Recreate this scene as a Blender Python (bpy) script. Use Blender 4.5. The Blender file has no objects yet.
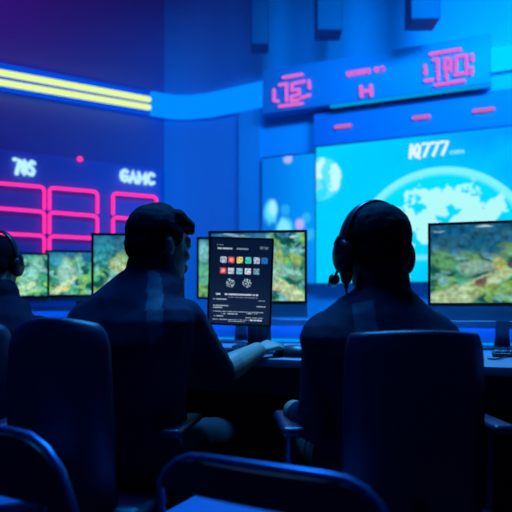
import bpy, bmesh, math, random
from mathutils import Vector, Matrix, noise
random.seed(7)
V = Vector
F = 620.0; CH = 0.97; HY = 305.0
sc = bpy.context.scene
C = sc.collection

def P(px, py, D):
    return V(((px-256)/F*D, D, CH+(HY-py)/F*D))

# ---------------------------------------------------------------- materials
def mat(name, col, rough=.6, metal=0., bump=0., bscale=60., var=0., spec=.5, emis=None, estr=0., sheen=0.):
    m = bpy.data.materials.new(name); m.use_nodes = True
    nt = m.node_tree; b = nt.nodes['Principled BSDF']
    b.inputs['Base Color'].default_value = (*col, 1)
    b.inputs['Roughness'].default_value = rough
    b.inputs['Metallic'].default_value = metal
    b.inputs['Specular IOR Level'].default_value = spec
    if sheen: b.inputs['Sheen Weight'].default_value = sheen
    tc = nt.nodes.new('ShaderNodeTexCoord')
    nz = nt.nodes.new('ShaderNodeTexNoise'); nz.inputs['Scale'].default_value = bscale
    nz.inputs['Detail'].default_value = 4
    nt.links.new(tc.outputs['Object'], nz.inputs['Vector'])
    if bump:
        bp = nt.nodes.new('ShaderNodeBump'); bp.inputs['Strength'].default_value = bump
        bp.inputs['Distance'].default_value = .004
        nt.links.new(nz.outputs['Fac'], bp.inputs['Height']); nt.links.new(bp.outputs['Normal'], b.inputs['Normal'])
    if var:
        mx = nt.nodes.new('ShaderNodeMix'); mx.data_type = 'RGBA'
        mx.inputs[6].default_value = tuple(c*(1-var) for c in col)+(1,)
        mx.inputs[7].default_value = tuple(min(1, c*(1+var)) for c in col)+(1,)
        nt.links.new(nz.outputs['Fac'], mx.inputs[0]); nt.links.new(mx.outputs[2], b.inputs['Base Color'])
    if emis:
        b.inputs['Emission Color'].default_value = (*emis, 1); b.inputs['Emission Strength'].default_value = estr
    return m

def emat(name, col, s):
    m = bpy.data.materials.new(name); m.use_nodes = True
    nt = m.node_tree; nt.nodes.clear()
    e = nt.nodes.new('ShaderNodeEmission'); o = nt.nodes.new('ShaderNodeOutputMaterial')
    e.inputs[0].default_value = (*col, 1); e.inputs[1].default_value = s
    nt.links.new(e.outputs[0], o.inputs[0]); return m

def vmat(name, s):
    m = bpy.data.materials.new(name); m.use_nodes = True
    nt = m.node_tree; b = nt.nodes['Principled BSDF']
    b.inputs['Base Color'].default_value = (.01, .01, .012, 1); b.inputs['Roughness'].default_value = .25
    a = nt.nodes.new('ShaderNodeAttribute'); a.attribute_name = 'Col'
    nt.links.new(a.outputs['Color'], b.inputs['Emission Color']); b.inputs['Emission Strength'].default_value = s
    return m

M = dict(
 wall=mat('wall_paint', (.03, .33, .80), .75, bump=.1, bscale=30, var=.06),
 wall_l=mat('wall_paint_violet_lit', (.10, .16, .58), .75, bump=.1, bscale=30, var=.06),  # wall paint with the left side's dim violet light put into the colour
 wall_r=mat('wall_paint_brighter_lit', (.015, .42, .86), .75, bump=.1, bscale=30, var=.06),  # wall paint made lighter, the right side's stronger light is in the colour
 ceil=mat('ceiling_paint', (.10, .12, .2), .8),
 floor=mat('carpet', (.03, .035, .05), .95, bump=.6, bscale=220, var=.3),
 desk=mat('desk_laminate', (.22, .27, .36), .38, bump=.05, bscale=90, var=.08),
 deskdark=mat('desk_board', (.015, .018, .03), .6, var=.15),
 ledge=mat('console_panel', (.25, .34, .55), .5, var=.08),
 black=mat('black_plastic', (.008, .009, .012), .4, var=.2),
 alu=mat('monitor_chin', (.10, .30, .42), .45, metal=.0, var=.05),
 steel=mat('dark_steel', (.07, .10, .16), .28, metal=.6, var=.1),
 hoop=mat('satin_tube', (.16, .26, .55), .34, metal=.85, var=.1),
 uphol=mat('black_upholstery', (.005, .009, .045), .36, spec=.8, bump=.25, bscale=260, var=.2),
 cushion=mat('seat_vinyl', (.05, .16, .42), .45, bump=.2, bscale=160, var=.1),
 shirt=mat('navy_cloth', (.004, .0055, .036), .8, bump=.3, bscale=180, var=.25, spec=.2),
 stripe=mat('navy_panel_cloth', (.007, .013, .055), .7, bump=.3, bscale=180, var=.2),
 jacket=mat('dark_jacket', (.003, .0045, .030), .8, bump=.3, bscale=120, var=.25, spec=.2),
 trousers=mat('dark_trousers', (.002, .003, .012), .85, bump=.3, bscale=120, var=.25),
 shoe=mat('black_shoe', (.01, .01, .012), .4, var=.2),
 skin=mat('skin', (.42, .25, .18), .5, bump=.08, bscale=120, var=.08),
 hair=mat('black_hair', (.002, .003, .014), .8, bump=.5, bscale=190, var=.3, spec=.12),
 headset=mat('headset_plastic', (.012, .014, .02), .3, var=.2),
 band=mat('headband_rail', (.10, .10, .16), .3, metal=.5, var=.1),
 neon=emat('pink_neon', (1.0, .025, .27), 1.7),
 covedeep=emat('deep_blue_light_band', (.0, .07, .75), 1.0),
 tube=emat('yellow_white_tube', (.80, 1.0, .33), 1.02),
 cove=emat('cyan_light_band', (.0, .24, 1.0), 1.1),
 covecy=emat('bright_cyan_light_band', (.0, .62, 1.0), 1.1),
 ledb=emat('blue_led', (.0, .16, 1.0), 11.0),
 ledc=emat('cyan_led', (.0, .30, .9), 1.0),
 pinkled=emat('pink_led_lettering', (.80, .16, .72), .95),
 dash=emat('salmon_led_dash', (.72, .16, .50), .85),
 white=emat('white_lit_lettering', (.45, .80, 1.0), 1.15),
 white2=emat('white_screen_lettering', (.75, .95, 1.0), 1.0),
 tiny=emat('pale_cyan_screen_lettering', (.25, .85, 1.0), .9),
 trimc=emat('cyan_trim_light', (.0, .40, .95), .8),
 board=mat('scoreboard_case', (.01, .27, .66), .5, var=.08),
 fascia=mat('fascia_paint', (.008, .19, .62), .6, var=.06),
 fixture=mat('fixture_case', (.01, .09, .28), .6, var=.1),
 panel=mat('display_board_paint', (.10, .17, .75), .6, var=.05),
 scr=vmat('monitor_screen', 1.15), wscr=vmat('video_wall_screen', 1.0),
)

# ---------------------------------------------------------------- mesh helpers
class MB:
    def __init__(s): s.v = []; s.f = []
    def add(s, vs, fs):
        n = len(s.v); s.v += [V(p) for p in vs]; s.f += [tuple(i+n for i in f) for f in fs]; return s
    def loft(s, rings, caps=True, closed=False):
        n = len(rings[0]); vs = [p for r in rings for p in r]; fs = []
        m = len(rings)
        for i in range(m if closed else m-1):
            a = i*n; b = ((i+1) % m)*n
            for k in range(n):
                fs.append((a+k, a+(k+1) % n, b+(k+1) % n, b+k))
        if caps and not closed:
            fs.append(tuple(range(n))[::-1]); fs.append(tuple((m-1)*n+k for k in range(n)))
        return s.add(vs, fs)
    def box(s, c, sz, ax=None, bev=0.):
        """box, corners rounded by bev through a ring loft along local z"""
        X, Y, Z = ax or (V((1,0,0)), V((0,1,0)), V((0,0,1)))
        c = V(c); hx, hy, hz = sz[0]/2, sz[1]/2, sz[2]/2
        b = min(bev, hx*.95, hy*.95, hz*.95)
        if b <= 0:
            vs = [c+X*i*hx+Y*j*hy+Z*k*hz for k in (-1,1) for (i,j) in ((-1,-1),(1,-1),(1,1),(-1,1))]
            return s.add(vs, [(3,2,1,0),(4,5,6,7),(0,1,5,4),(1,2,6,5),(2,3,7,6),(3,0,4,7)])
        rings = []
        st = [0, 30, 60, 90]
        levels = [(-hz+b-b*math.sin(math.radians(90-a)), b*math.cos(math.radians(90-a))) for a in st]
        levels += [(-z, r) for z, r in reversed(levels)]
        for z, r in levels:
            ix, iy = hx-b, hy-b; ring = []
            for (sx, sy, a0) in ((1,1,0),(-1,1,90),(-1,-1,180),(1,-1,270)):
                for a in (0, 30, 60, 90):
                    t = math.radians(a0+a)
                    ring.append(c+X*(sx*ix+math.cos(t)*max(r,.0004))+Y*(sy*iy+math.sin(t)*max(r,.0004))+Z*z)
            rings.append(ring)
        return s.loft(rings)
    def tube(s, pts, r, n=12, closed=False):
        pts = [V(p) for p in pts]; m = len(pts)
        rr = r if isinstance(r, (list, tuple)) else [r]*m
        rings = []; up = None
        for i, p in enumerate(pts):
            if closed: t = (pts[(i+1) % m]-pts[i-1]).normalized()
            else: t = (pts[min(i+1, m-1)]-pts[max(i-1, 0)]).normalized()
            if up is None:
                up = t.orthogonal().normalized()
            up = (up-t*up.dot(t)).normalized(); q = t.cross(up)
            rings.append([p+(up*math.cos(2*math.pi*k/n)+q*math.sin(2*math.pi*k/n))*rr[i] for k in range(n)])
        return s.loft(rings, closed=closed)
    def rtube(s, pts, r, n=12):
        """tube with hemispherical ends"""
        pts = [V(p) for p in pts]; a = (pts[0]-pts[1]).normalized(); b = (pts[-1]-pts[-2]).normalized()
        st = [(.98,.15),(.87,.5),(.5,.87)]
        P2 = [pts[0]+a*r*h for h, _ in st]+pts+[pts[-1]+b*r*h for h, _ in reversed(st)]
        R2 = [r*w for _, w in st]+[r]*len(pts)+[r*w for _, w in reversed(st)]
        return s.tube(P2, R2, n)
    def ell(s, c, rx, ry, rz, ax=None, n=20, m=12):
        X, Y, Z = ax or (V((1,0,0)), V((0,1,0)), V((0,0,1)))
        c = V(c); rings = []
        for i in range(m+1):
            ph = -math.pi/2+math.pi*i/m; ph = max(-1.55, min(1.55, ph))
            rings.append([c+X*rx*math.cos(ph)*math.cos(2*math.pi*k/n)+Y*ry*math.cos(ph)*math.sin(2*math.pi*k/n)+Z*rz*math.sin(ph) for k in range(n)])
        return s.loft(rings)
    def cone(s, a, b, ra, rb, n=18):
        """tapered capsule"""
        a, b = V(a), V(b); d = (b-a)
        s.ell(a, ra, ra, ra, n=n); s.ell(b, rb, rb, rb, n=n)
        if d.length > 1e-5: s.tube([a, b], [ra, rb], n)
        return s
    def limb(s, pts, rs):
        for i in range(len(pts)-1): s.cone(pts[i], pts[i+1], rs[i], rs[i+1])
        return s
    def lathe(s, c, prof, n=24):
        c = V(c)
        return s.loft([[c+V((r*math.cos(2*math.pi*k/n), r*math.sin(2*math.pi*k/n), z)) for k in range(n)] for r, z in prof])
    def prism(s, poly, d):
        n = len(poly); d = V(d)
        vs = [V(p) for p in poly]+[V(p)+d for p in poly]
        return s.add(vs, [tuple(range(n))[::-1], tuple(range(n, 2*n))]+[(k, (k+1) % n, n+(k+1) % n, n+k) for k in range(n)])

def finish(me, m, smooth):
    if m: me.materials.append(m)
    for p in me.polygons: p.use_smooth = smooth

def mesh(name, mb, m, parent=None, smooth=True, sharp=40):
    me = bpy.data.meshes.new(name)
    inv = parent.matrix_basis.inverted() if parent else Matrix()
    if parent and parent.parent: inv = inv @ parent.parent.matrix_basis.inverted()
    me.from_pydata([inv @ p for p in mb.v], [], mb.f); me.update()
    bm = bmesh.new(); bm.from_mesh(me); bmesh.ops.recalc_face_normals(bm, faces=bm.faces)
    if smooth:
        a = math.radians(sharp)
        for e in bm.edges:
            if len(e.link_faces) == 2 and e.calc_face_angle(0) > a: e.smooth = False
    bm.to_mesh(me); bm.free()
    finish(me, m, smooth)
    o = bpy.data.objects.new(name, me); C.objects.link(o)
    if parent: o.parent = parent
    return o

def empty(name, loc, rz=0.):
    o = bpy.data.objects.new(name, None); C.objects.link(o)
    o.empty_display_size = .1
    o.matrix_basis = Matrix.Translation(V(loc)) @ Matrix.Rotation(rz, 4, 'Z')
    return o
def tag(o, label=None, cat=None, group=None, kind=None):
    if label: o['label'] = label
    if cat: o['category'] = cat
    if group: o['group'] = group
    if kind: o['kind'] = kind
    return o
def struct(name, mb, m, smooth=False):
    return tag(mesh(name, mb, m, None, smooth), kind='structure')

def blob(name, mb, m, parent, voxel=.005, it=3, wr=0., wscale=9.):
    """union of closed pieces into one continuous skin by voxel remeshing"""
    me = bpy.data.meshes.new('tmp'); me.from_pydata(mb.v, [], mb.f); me.update()
    bm = bmesh.new(); bm.from_mesh(me); bmesh.ops.recalc_face_normals(bm, faces=bm.faces); bm.to_mesh(me); bm.free()
    t = bpy.data.objects.new('tmp', me); C.objects.link(t)
    r = t.modifiers.new('r', 'REMESH'); r.mode = 'VOXEL'; r.voxel_size = voxel; r.use_smooth_shade = True
    if it:
        q = t.modifiers.new('s', 'SMOOTH'); q.factor = .5; q.iterations = it
    dg = bpy.context.evaluated_depsgraph_get(); dg.update()
    nm = bpy.data.meshes.new_from_object(t.evaluated_get(dg), depsgraph=dg)
    bpy.data.objects.remove(t); bpy.data.meshes.remove(me)
    nm.name = name
    inv = parent.matrix_basis.inverted() if parent else Matrix()
    if wr:
        ns = [v.normal.copy() for v in nm.vertices]
        for v, n in zip(nm.vertices, ns):
            p = v.co
            d = noise.noise(V((p.x*wscale, p.y*wscale, p.z*wscale*.55)))+.5*noise.noise(p*wscale*2.3)
            v.co = p+n*d*wr
    nm.transform(inv)
    nm.materials.clear(); finish(nm, m, True)
    o = bpy.data.objects.new(name, nm); C.objects.link(o); o.parent = parent
    return o

def vgrid(name, fn, O, U, W, nu, nv, m, parent=None, thick=None):
    """flat screen face: origin O, edges U (right) and W (down); fn(s,t)->rgb"""
    me = bpy.data.meshes.new(name)
    inv = parent.matrix_basis.inverted() if parent else Matrix()
    vs = [inv @ (O+U*(i/nu)+W*(j/nv)) for j in range(nv+1) for i in range(nu+1)]
    fs = [(j*(nu+1)+i, (j+1)*(nu+1)+i, (j+1)*(nu+1)+i+1, j*(nu+1)+i+1) for j in range(nv) for i in range(nu)]
    me.from_pydata(vs, [], fs); me.update()
    ca = me.color_attributes.new('Col', 'FLOAT_COLOR', 'POINT')
    for j in range(nv+1):
        for i in range(nu+1):
            c = fn(i/nu, j/nv); ca.data[j*(nu+1)+i].color = (*[max(0., x) for x in c], 1)
    finish(me, m, False)
    o = bpy.data.objects.new(name, me); C.objects.link(o)
    if parent: o.parent = parent
    return o

def text(name, body, O, U, Z, h, width, m, parent, shear=0., ext=.006, bold=.0):
    """raised lettering; O = lower left corner, U direction of the line, Z up"""
    cu = bpy.data.curves.new('t', 'FONT'); cu.body = body; cu.size = 1; cu.extrude = .02; cu.offset = bold; cu.shear = shear
    t = bpy.data.objects.new('t', cu); C.objects.link(t)
    dg = bpy.context.evaluated_depsgraph_get(); dg.update()
    me = bpy.data.meshes.new_from_object(t.evaluated_get(dg), depsgraph=dg)
    bpy.data.objects.remove(t)
    xs = [v.co.x for v in me.vertices]; ys = [v.co.y for v in me.vertices]
    x0, x1, y0, y1 = min(xs), max(xs), min(ys), max(ys)
    N = U.cross(Z).normalized()      # towards the viewer
    inv = parent.matrix_basis.inverted() if parent else Matrix()
    for v in me.vertices:
        a = (v.co.x-x0)/(x1-x0)*width; b = (v.co.y-y0)/(y1-y0)*h; c = v.co.z/.02*ext
        v.co = inv @ (O+U*a+Z*b+N*c)
    me.name = name; me.materials.clear(); finish(me, m, False)
    o = bpy.data.objects.new(name, me); C.objects.link(o)
    if parent: o.parent = parent
    return o

# ---------------------------------------------------------------- camera
cd = bpy.data.cameras.new('camera'); cam = bpy.data.objects.new('camera', cd); C.objects.link(cam)
cam.location = (0, 0, CH); cam.rotation_euler = (math.pi/2, 0, 0)
cd.sensor_width = 36; cd.lens = 36*F/512; cd.shift_y = (HY-256)/512; cd.clip_start = .05
cd.dof.use_dof = True; cd.dof.focus_distance = 2.0; cd.dof.aperture_fstop = 2.5
sc.camera = cam
vs = sc.view_settings; vs.view_transform = 'Standard'; vs.look = 'None'; vs.exposure = 0; vs.gamma = 1; vs.use_curve_mapping = False

# ---------------------------------------------------------------- room shell
ZC = 4.1
KL, KR = .62, -.4446
def lw(x): return 5.0+KL*(x+2.06)          # left wall depth
def rw(x): return 5.44+KR*(x-.053)         # right wall depth
corner = [(-.85, lw(-.85)), (-.74, 5.795), (-.6, 5.79), (-.42, 5.735), (-.2, 5.60), (.053, 5.44)]
XL, XR = -4.2, 3.6
def wallslab(path, z0, z1, t=.12):
    mb = MB(); ps = [V((x, y, 0)) for x, y in path]
    ns = []
    for i in range(len(ps)):
        d = (ps[min(i+1, len(ps)-1)]-ps[max(i-1, 0)]).normalized(); ns.append(V((-d.y, d.x, 0)))
    rings = [[p+V((0,0,z0)), p+V((0,0,z1)), p+n*t+V((0,0,z1)), p+n*t+V((0,0,z0))] for p, n in zip(ps, ns)]
    return mb.loft(rings)
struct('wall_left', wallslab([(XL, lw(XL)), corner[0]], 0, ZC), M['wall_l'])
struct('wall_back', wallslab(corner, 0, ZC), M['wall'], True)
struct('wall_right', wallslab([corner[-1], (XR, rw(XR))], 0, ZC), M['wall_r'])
struct('floor', MB().box((0, 2.6, -.05), (9, 7.6, .1)), M['floor'])
struct('ceiling', MB().box((0, 2.6, ZC+.06), (9, 7.6, .12)), M['ceil'])

LU = V((1, KL, 0)).normalized(); RU = V((1, KR, 0)).normalized(); Z = V((0,0,1))
LN = V((LU.y, -LU.x, 0)); RN = V((RU.y, -RU.x, 0))   # into the room
def on(wall, px, py, off=0.):
    """point on a wall plane (moved off into the room) that the pixel sees"""
    k = (px-256)/F
    if wall == 'L': O = V((-2.06, 5.0, 0))+LN*off; K = KL
    else: O = V((.053, 5.44, 0))+RN*off; K = KR
    D = (O.y-K*O.x)/(1-K*k)
    return P(px, py, D)
def band(path, z0, z1, off, t):
    ps = [V((x, y, 0)) for x, y in path]; out = []
    for i in range(len(ps)):
        d = (ps[min(i+1, len(ps)-1)]-ps[max(i-1, 0)]).normalized(); n = V((d.y, -d.x, 0)); out.append((ps[i], n))
    return MB().loft([[p+n*off+Z*z0, p+n*off+Z*z1, p+n*(off+t)+Z*z1, p+n*(off+t)+Z*z0] for p, n in out])

# cove light band along the walls, real lamp strips
o = tag(mesh('light_band', band([(-.975, lw(-.975)-.0)]+corner+[(.15, rw(.15))], 2.70, 2.91, .01, .05), M['cove'], None, False),
    'broad blue light band curving round the back corner of the wall', 'light band')
o = tag(mesh('light_band', band([(XL, lw(XL)), (-.99, lw(-.99))], 2.695, 2.915, .004, .02), M['covedeep'], None, False),
    'deep blue glowing strip behind the two yellow white tubes on the left wall', 'light band')
bl_ = on('R', 492.5, 60, .03)
o = tag(mesh('light_band', band([(bl_.x, rw(bl_.x)), (XR-.05, rw(XR-.05))], 2.72, 2.885, .01, .05), M['covecy'], None, False),
    'bright cyan light band on the right wall beyond the scoreboard', 'light band')

struct('trim_1', band([(-.135, 5.555), (.053, 5.44)], 0, 2.69, .0, .035), M['wall_r'])
# yellow white tubes
for (ya, yb, lab) in ((72.5, 99.3, 'upper long yellow white light tube running along the left wall'),
                      (82.3, 107.3, 'lower long yellow white light tube running along the left wall')):
    a = on('L', 0, ya, .09); b = on('L', 148.5, yb, .09); a = b+(a-b)*1.25
    t = empty('light_tube', ((a+b)/2)); tag(t, lab, 'light tube', 'long yellow white light tubes')
    mesh('tube', MB().rtube([a, b], .0255, 16), M['tube'], t)
    for f in (.08, .5, .92):
        q = a+(b-a)*f
        mesh('bracket', MB().box(q-LN*.045+Z*0, (.02, .07, .02), (LU, LN, Z)), M['fixture'], t, False)

# left display board with neon frames
pa = on('L', -160, 300, .0); pb = on('L', 160, 300, 0.)
cx = (pa+pb)/2; cx.z = 1.55
tag(mesh('display_board', MB().box(cx+LN*.025, ((pb-pa).length, .05, 1.34), (LU, LN, Z), .012), M['panel'], None),
    'large blue violet display board on the left wall behind pink neon', 'display board')
def arch(lab, xl, xr, ytl, ytr, ybl, ybr, r=.0125, left=True, right=True):
    off = .09
    A = on('L', xl, ytl, off); B = on('L', xr, ytr, off); A2 = on('L', xl, ybl, off); B2 = on('L', xr, ybr, off)
    c = .032; pts = []
    if left: pts += [A2, A-Z*c] + [A-Z*c+LU*c*(1-math.cos(t))+Z*c*math.sin(t) for t in (.5, 1.05)] + [A+LU*c]
    else: pts += [A]
    if right: pts += [B-LU*c] + [B-LU*c+LU*c*math.sin(t)-Z*c*(1-math.cos(t)) for t in (.5, 1.05)] + [B-Z*c, B2]
    else: pts += [B]
    t = empty('neon_frame', (A+B)/2-LN*.04)
    tag(t, lab, 'neon light', 'pink neon frames on the left wall')
    mesh('neon_tube', MB().rtube(pts, r, 12), M['neon'], t)
    for f in (.25, .75):
        q = A+(B-A)*f
        mesh('clip', MB().box(q-LN*.025, (.014, .05, .014), (LU, LN, Z)), M['fixture'], t, False)
ncol = [('left column', -18, 44.3), ('middle column', 49.5, 97.3), ('right column', 113, 156.5)]
def ylin(y0, s, x): return y0+s*x
rows = [('top', 183.2, .088), ('second', 208.3, .079), ('third', 233.4, .052)]
for cn, xl, xr in ncol:
    for ri, (rn, y0, s) in enumerate(rows):
        if cn == 'right column' and ri == 2: pass
        ny = rows[ri+1][1:] if ri < 2 else (y0+22, .03)
        g = 3.4
        arch('pink neon arch, %s one in the %s of the wall display' % (rn, cn), xl, xr,
             ylin(y0, s, xl), ylin(y0, s, xr), ylin(*ny, xl)-g, ylin(*ny, xr)-g)
GL = {'7': [[(0,1),(.62,1),(.25,0)]], '0': [[(.1,.2),(.1,.8),(.3,1),(.52,.8),(.52,.2),(.3,0),(.1,.2)]],
 'S': [[(.6,.9),(.3,1),(.08,.8),(.2,.56),(.45,.46),(.58,.25),(.4,.02),(.05,.08)]],
 'G': [[(.6,.88),(.35,1),(.1,.8),(.04,.45),(.12,.15),(.36,0),(.6,.12),(.6,.46),(.38,.46)]],
 'A': [[(.02,0),(.32,1),(.62,0)],[(.14,.34),(.5,.34)]], 'M': [[(.04,0),(.06,1),(.36,.3),(.66,1),(.68,0)]],
 'C': [[(.6,.86),(.36,1),(.1,.8),(.04,.45),(.12,.16),(.36,0),(.6,.14)]], 'I': [[(.12,0),(.12,1)]],
 'Q': [[(.1,.25),(.1,.78),(.32,1),(.56,.78),(.56,.25),(.32,0),(.1,.25)],[(.36,.28),(.62,-.1)]]}
ADV = {'I': .36, 'M': .92}
def glyphs(name, body, a, b, h, r, m, parent=None, shear=0.):
    """raised rounded stroke lettering from a (lower left) to b (lower right)"""
    L = b-a; tot = sum(ADV.get(ch, .84) for ch in body); x = 0; mb = MB()
    for ch in body:
        for st in GL[ch]: mb.rtube([a+L*((x+p+q*shear)/tot)+Z*q*h for p, q in st], r, 8)
        x += ADV.get(ch, .84)
    return mesh(name, mb, m, parent)
for (label, body, p0, p1, hp, r) in (('pale glowing sign reading 70S above the left neon frames', '70S', (14.5,173), (36,175.5), 13.5, .0165),
        ('pale glowing sign reading GAMC above the right neon column', 'GAMC', (121,180.5), (156,184.5), 10.5, .0165)):
    a = on('L', *p0, .07); b = on('L', *p1, .07)
    tag(glyphs('lit_sign', body, a, b, hp/F*(a.y+b.y)/2, r, M['white']), label, 'lit sign')
q = on('L', 80, 159, .06)
tag(mesh('indicator_lamp', MB().ell(q, .022, .022, .022), M['neon'], None), 'small round pink lamp above the display board on the left wall', 'lamp')

# ---------------------------------------------------------------- right wall: scoreboard, fascia, video wall
def rbox(name, pxa, pxb, z0, z1, o0, o1, m, bev=.0, smooth=False):
    a = on('R', pxa, 300, o1); b = on('R', pxb, 300, o1)
    c = (a+b)/2; c -= RN*(o1-o0)/2; c.z = (z0+z1)/2
    return MB().box(c, ((b-a).length, o1-o0, z1-z0), (RU, RN, Z), bev)
SO = .16
sb = empty('scoreboard', V((on('R', 376, 300, 0).x, on('R', 376, 300, 0).y, 2.57)))
tag(sb, 'long blue scoreboard with pink lit numbers high on the right wall', 'scoreboard')
mesh('case', rbox('case', 262.5, 490, 2.59, 2.955, 0, SO, M['board'], .01), M['board'], sb)
mesh('trim_light', rbox('t', 330, 490.5, 2.567, 2.588, SO-.02, SO+.004, M['trimc']), M['trimc'], sb, False)
def strokes(name, lst, r, m, parent, off):
    mb = MB()
    for s_ in lst:
        pts = [on('R', x, y, off) for x, y in s_]
        mb.rtube(pts, r, 8)
    return mesh(name, mb, m, parent)
G1 = [[(283.5,77.5),(302,74.5)], [(274,90),(274,99)], [(273.8,100.5),(278,101.3)], [(279.5,85),(286.8,84)], [(286.5,85.5),(286.5,101)],
      [(292,84.2),(304,81.4)], [(292,86),(292,90.5)], [(292,90.3),(299,89.5)], [(299,90),(299.3,94)], [(299,94.2),(291.5,96.5)], [(291.2,96.5),(291.2,101)], [(291.2,101),(298,100)],
      [(309,81),(309.2,88)], [(301,98),(309.5,95)], [(279.5,106.3),(302,103.5)]]
G2 = [[(430.5,54.3),(460,49.5)], [(425,66),(425.5,74)], [(425.6,81),(432,80)], [(434,60),(437.5,59.5)], [(437.8,60),(438,79)],
      [(445,59),(445,68)], [(445.5,59.5),(450,58.8)], [(445,69),(451,67)], [(450.5,60),(450.5,70)], [(446,70),(446.5,78.5)],
      [(456.5,57),(466,55.3)], [(466.2,55.5),(466.6,72.5)], [(466.3,73),(455.5,75.2)], [(455.8,75),(456.2,58)], [(472,68),(471.4,74)], [(472,55),(472.2,60)], [(435.5,85),(464,80.8)]]
strokes('lit_number', G1, .0145, M['pinkled'], sb, SO+.012)
strokes('lit_number', G2, .0145, M['pinkled'], sb, SO+.012)
strokes('lit_number', [[(361,87),(361.5,96)], [(371,86),(371.2,95)], [(361,91.6),(371,90.6)]], .016, M['pinkled'], sb, SO+.012)
a = on('R', 346.5, 77, SO+.006); b = on('R', 385, 72, SO+.006); b.z = a.z
text('lettering', 'uosso oe', a, RU, Z, .042, (b-a).length, M['pinkled'], sb, bold=.04, ext=.008)

mesh_f = tag(mesh('fascia_panel', rbox('f', 314, 700, 2.29, 2.555, 0, .09, M['fascia']), M['fascia'], None, False),
    'plain blue fascia panel with small pink dashes above the video wall', 'wall panel')
for (x0, x1, y0, y1, nm) in ((336, 350, 127, 125.6, 'leftmost'), (414, 429, 118, 116.5, 'middle'), (474.5, 493, 111.2, 109, 'rightmost')):
    A = on('R', x0, y0, .1); B = on('R', x1, y1, .1)
    tag(mesh('dash_light', MB().rtube([A, B], .0155, 10), M['dash'], None),
        'short pink dash light on the fascia panel, %s of the three' % nm, 'dash light', 'pink dash lights on the fascia')

# video wall
def n2(x, y, s=0.): return noise.noise(V((x, y, s)))
def fbm(x, y, s=0.): return n2(x, y, s)+.5*n2(2.1*x, 2.1*y, s+3)+.25*n2(4.3*x, 4.3*y, s+7)
def sm(a, b, x):
    t = max(0., min(1., (x-a)/(b-a))); return t*t*(3-2*t)
def mixc(a, b, t): return tuple(p+(q-p)*t for p, q in zip(a, b))
VO = .11
va = on('R', 316, 300, VO); vb = on('R', 600, 300, VO)
ZT, ZB = 2.27, 1.15
plc = on('R', 439, 258, VO); plx = (plc-va).dot(RU); plz = plc.z; plr = (on('R', 439, 258, VO)-on('R', 439, 167, VO)).length*1.0
sm_c = on('R', 321, 179, VO); smx = (sm_c-va).dot(RU); smz = sm_c.z; smr = .175
VW = (vb-va).length; VH = ZT-ZB
# land masses as soft blobs in planet coordinates (x right, y up, unit = planet radius)
land = [(-.50,.42,.24,.17),(-.30,.44,.22,.16),(-.12,.32,.16,.2),(-.42,.18,.2,.12),(.02,.66,.32,.14),(.30,.62,.26,.13),(.24,.40,.14,.12),(.40,.44,.16,.09),(.05,.50,.10,.08),(.55,.50,.12,.16),(-.2,.74,.14,.08),(.1,.14,.1,.1)]
def wallpic(s, t):
    x = s*VW; z = ZT-t*VH
    g = sm(0, 1, s)
    c = mixc((0., .50, 1.0), (0., .28, .92), sm(.15, .9, s)*(1-t*.5))
    c = mixc(c, (0., .66, 1.0), .75*sm(.55, 0., abs(s-.05)))
    c = mixc(c, (0., .60, 1.0), .8*sm(.25, 1., t))
    k = fbm(x*2.2, z*3-x*1.2, 1.); c = mixc(c, (0., .72, 1.), max(0, k)*.45)
    dx, dz = (x-plx)/plr, (z-plz)/plr; d = math.hypot(dx, dz)
    if d < 1.35: c = mixc(c, (0., .62, 1.), .55*sm(1.35, 1., d))
    if d < 1.012:
        b = mixc((0., .60, .93), (.0, .74, 1.0), sm(-.3, .5, n2(dx*2, dz*2, 5.)+dz*.4))
        rim = sm(.89, .95, d)*sm(1.012, .99, d)
        L = -.52
        for (bx, by, ra, rb) in land:
            q = math.hypot((dx-bx)/ra, (dz-by)/rb); L = max(L, .92-q)
        L += .75*fbm(dx*7, dz*7, 2.)+.2*n2(dx*26, dz*26, 4.)
        b = mixc(b, (.48, .97, .93), .92*sm(-.02, .22, L)*sm(.97, .9, d))
        b = mixc(b, (.25, .92, .97), .85*rim)
        if abs(dz-.01) < .05 : b = mixc(b, (.3, .85, .95), .6*sm(.05, 0, abs(dz-.01)))
        c = mixc(c, b, sm(1.012, .995, d))
    dx, dz = (x-smx)/smr, (z-smz)/smr; d = math.hypot(dx, dz)
    if d < 1.05:
        w = sm(1.05, .93, d)
        b = mixc((.1, .80, .95), (.55, .98, .95), sm(-.15, .25, fbm(dx*2, dz*2, 9.)+.25*(1-d)))
        b = mixc(b, (.0, .68, 1.), sm(.25, -.25, dx+.1-.4*dz)*.0+sm(.62, .5, math.hypot(dx+.25, dz+.5))*.7)
        c = mixc(c, b, w)
    dd = sm(.02, 0, min(s*3, 1))
    return c
vw = empty('video_wall', V((va+vb)/2*1.0)); vw.matrix_basis = Matrix.Translation(V((((va+vb)/2).x, ((va+vb)/2).y, ZB)))
tag(vw, 'huge glowing cyan video wall showing a planet on the right wall', 'video wall')
mesh('case', rbox('c', 316, 600, ZB-.012, ZT+.012, 0, VO-.006, M['fixture']), M['fixture'], vw, False)
vgrid('screen', wallpic, V((va.x, va.y, ZT)), RU*VW, -Z*VH, 420, 210, M['wscr'], vw)
a = on('R', 409, 157.5, VO+.012); b = on('R', 449, 153.5, VO+.012)
glyphs('lettering', 'IQ777', a, b, 12/F*a.y, .0125, M['white2'], vw, .12)
a = on('R', 449.5, 154.3, VO+.01); b = on('R', 464.5, 153, VO+.01); b.z = a.z
text('lettering', 'casino', a, RU, Z, 4.2/F*a.y, (b-a).length, M['tiny'], vw, bold=.05)
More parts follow.
